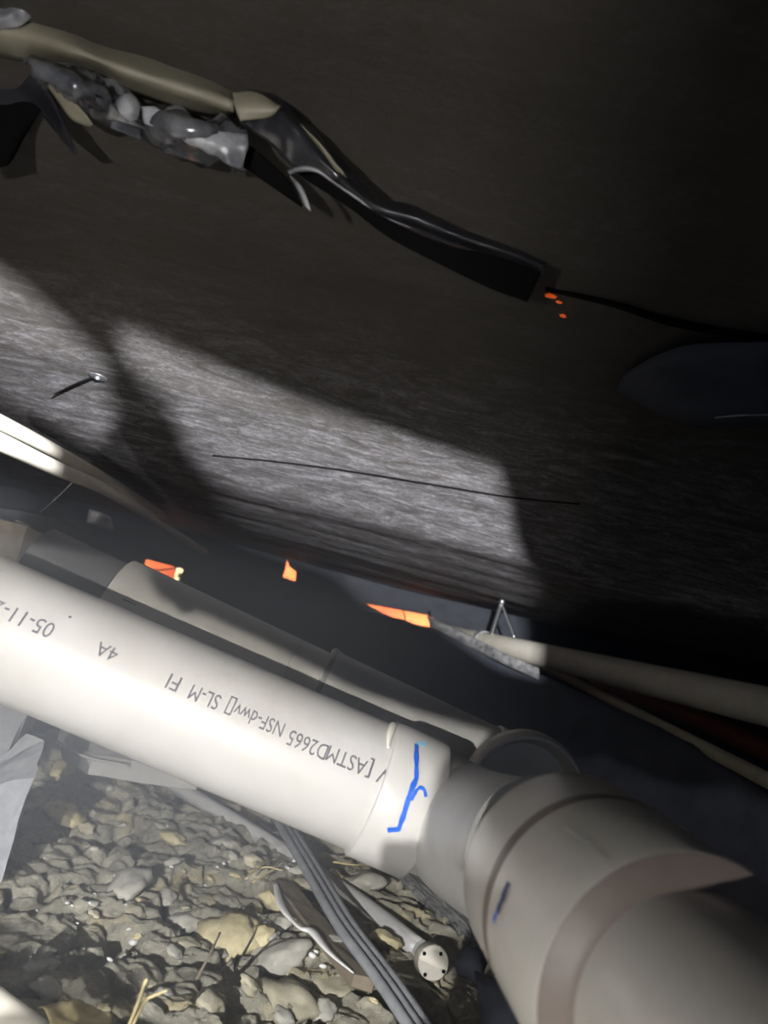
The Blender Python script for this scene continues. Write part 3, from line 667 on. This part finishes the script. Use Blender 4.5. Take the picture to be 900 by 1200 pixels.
lathe('washer', pw, nb, [(0, .004), (0, .0145), (.002, .0145), (.003, .012), (.003, .004)], M_STEEL, sw, 24)
lathe('head', pw, nb, [(.002, .0), (.002, .005), (.006, .004), (.007, 0)], M_STEEL, sw, 12)
tube('screw_shadow', [pw, P(92, 449, hit(92, 449, belly_z, 1) - .03), P(64, 462, hit(64, 462, belly_z, 1) - .05)], [.002, .0022, .0012], M_VOID, sw, 6)['label'] = 'cast shadow of the screw as a dark strip, pointing down left'  # shadow thrown by the screw, modelled as a dark strip

# ---------------------------------------------------------------- added unseen sheets with cut holes that shape the two beams
def gobo(L, aim, dist, half, polys, label):
    d, u, v = frame(aim - L)
    def proj(p):
        r = p - L; r = r * (dist / r.dot(d)); return (r.dot(u), r.dot(v))
    holes = [[proj(p) for p in poly] for poly in polys]
    rim = [(half * math.cos(a * math.pi / 8), half * math.sin(a * math.pi / 8)) for a in range(16)]
    o = holed('light_blocker', rim, holes, lambda a, b, c: L + d * (dist + c) + u * a + v * b, M_VOID, .0006)
    tag(o, label, 'light blocker')
    return o
def PB(l): return [P(x, y, hit(x, y, belly_z, 1)) for x, y in l]
patchA = PB([(133, 384), (350, 474), (470, 515), (583, 553), (597, 600), (606, 640), (612, 672), (628, 700)]) + [P(634, 750, 2.1), P(635, 797, 1.74), P(590, 783, 1.8), P(530, 748, 2.0), P(440, 704, 2.6)] + PB([(390, 672), (335, 655)]) \
    + PB([(300, 632), (268, 596), (250, 560), (220, 525), (205, 488), (190, 462), (165, 440), (148, 415)])
patchB = PB([(-300, 120), (-120, 220), (0, 320), (40, 348), (85, 390), (125, 432), (128, 470), (140, 490), (125, 500), (118, 526), (60, 490), (0, 454), (-300, 300)])
patchC = [P(-90, 438, .80), P(0, 476, .95), P(70, 518, 1.15), P(64, 564, 1.05), P(0, 538, .85), P(-90, 502, .7)]
gobo(L_BELLY, A_BELLY, .05, .056, [patchA, patchB, patchC], 'added black sheet with cut holes to shape the light, above right of the viewpoint')
low = [P(-300, 330, .9), P(-60, 430, .9), P(30, 450, .9), P(37, 541, .9), P(20, 556, .9), P(62, 600, 1.2), P(100, 653, 1.34), P(163, 655, .84), P(172, 682, .82), P(186, 700, .82),
       P(200, 706, .82), P(210, 718, .82), P(222, 719, .82), P(228, 714, .82), P(300, 748, .82), P(388, 792, .82), P(400, 800, .82), P(450, 835, .65), P(530, 860, .62), P(512, 900, .62), P(503, 960, .62), P(500, 985, .62), P(455, 985, .63), P(452, 1020, .66),
       P(560, 1040, 1.1), P(545, 1100, 1.0), P(505, 1110, .93), P(530, 1140, .93), P(525, 1175, .9), P(470, 1210, .8), P(330, 1215, .8), P(240, 1172, .82), P(205, 1155, .82), P(198, 1130, .85), P(160, 1130, .85), P(130, 1135, .85), P(85, 1115, .87), P(76, 1096, .87), P(60, 1085, .88), P(45, 1084, .88), P(12, 1055, .9), P(-150, 1150, .8), P(-400, 1000, .8)]
gobo(L_PIPE, A_PIPE, .06, .076, [low], 'added black sheet with cut holes to shape the light, left of the viewpoint')

# ---------------------------------------------------------------- dusty haze in the crawl space
hz = bpy.data.materials.new('haze'); hz.use_nodes = True; nt = hz.node_tree; nt.nodes.clear()
vo = nt.nodes.new('ShaderNodeOutputMaterial'); vs_ = N(nt, 'ShaderNodeVolumeScatter'); vs_.inputs['Color'].default_value = (.82, .88, 1, 1)
vs_.inputs['Density'].default_value = HAZE; vs_.inputs['Anisotropy'].default_value = .2
nt.links.new(vs_.outputs[0], vo.inputs['Volume'])
g_ = nt.nodes.new('ShaderNodeNewGeometry'); s_ = nt.nodes.new('ShaderNodeSeparateXYZ'); nt.links.new(g_.outputs['Position'], s_.inputs[0])
prev = None
for ax_, a_, b_ in ((2, .49, .40), (2, .12, .34), (0, .30, -.15), (1, .22, .50), (1, 2.2, 1.2)):      # the dust hangs low over the soil at the left
    mr = N(nt, 'ShaderNodeMapRange', interpolation_type='SMOOTHSTEP'); nt.links.new(s_.outputs[ax_], mr.inputs[0])
    mr.inputs['From Min'].default_value = min(a_, b_); mr.inputs['From Max'].default_value = max(a_, b_)
    mr.inputs['To Min'].default_value = 0 if a_ < b_ else 1; mr.inputs['To Max'].default_value = 1 if a_ < b_ else 0
    if prev is None: prev = mr.outputs[0]; continue
    m_ = N(nt, 'ShaderNodeMath', operation='MULTIPLY'); nt.links.new(prev, m_.inputs[0]); nt.links.new(mr.outputs[0], m_.inputs[1]); prev = m_.outputs[0]
m_ = N(nt, 'ShaderNodeMath', operation='MULTIPLY'); nt.links.new(prev, m_.inputs[0]); m_.inputs[1].default_value = HAZE; nt.links.new(m_.outputs[0], vs_.inputs['Density'])
bm = bmesh.new(); bmesh.ops.create_cube(bm, size=1)
for v in bm.verts: v.co = Vector((-.85 + v.co.x * 2.5, 1.2 + v.co.y * 2.0, .30 + v.co.z * .62))
me = bpy.data.meshes.new('haze'); bm.to_mesh(me); bm.free(); me.materials.append(hz)
ho = bpy.data.objects.new('dust_haze', me); COL.objects.link(ho)
tag(ho, 'thin bluish dust haze hanging in the torch beams', 'haze', kind='stuff')

# added unseen blocker by the fill lamp keeps its light off the right-hand side
cur = [(-.097, -.150), (-.081, -.055), (-.046, .067), (0, .2), (.05, .30), (.34, .30), (.34, -.150), (.1, -.146)]
tag(prism('light_blocker', [cs(-.20 + (x + .20) * .2222, -.12 + (y + .12) * .2222, -.40) for x, y in cur], .001, M_VOID, None, -FW), 'small added black sheet blocking the fill light, behind and left of the viewpoint', 'light blocker')
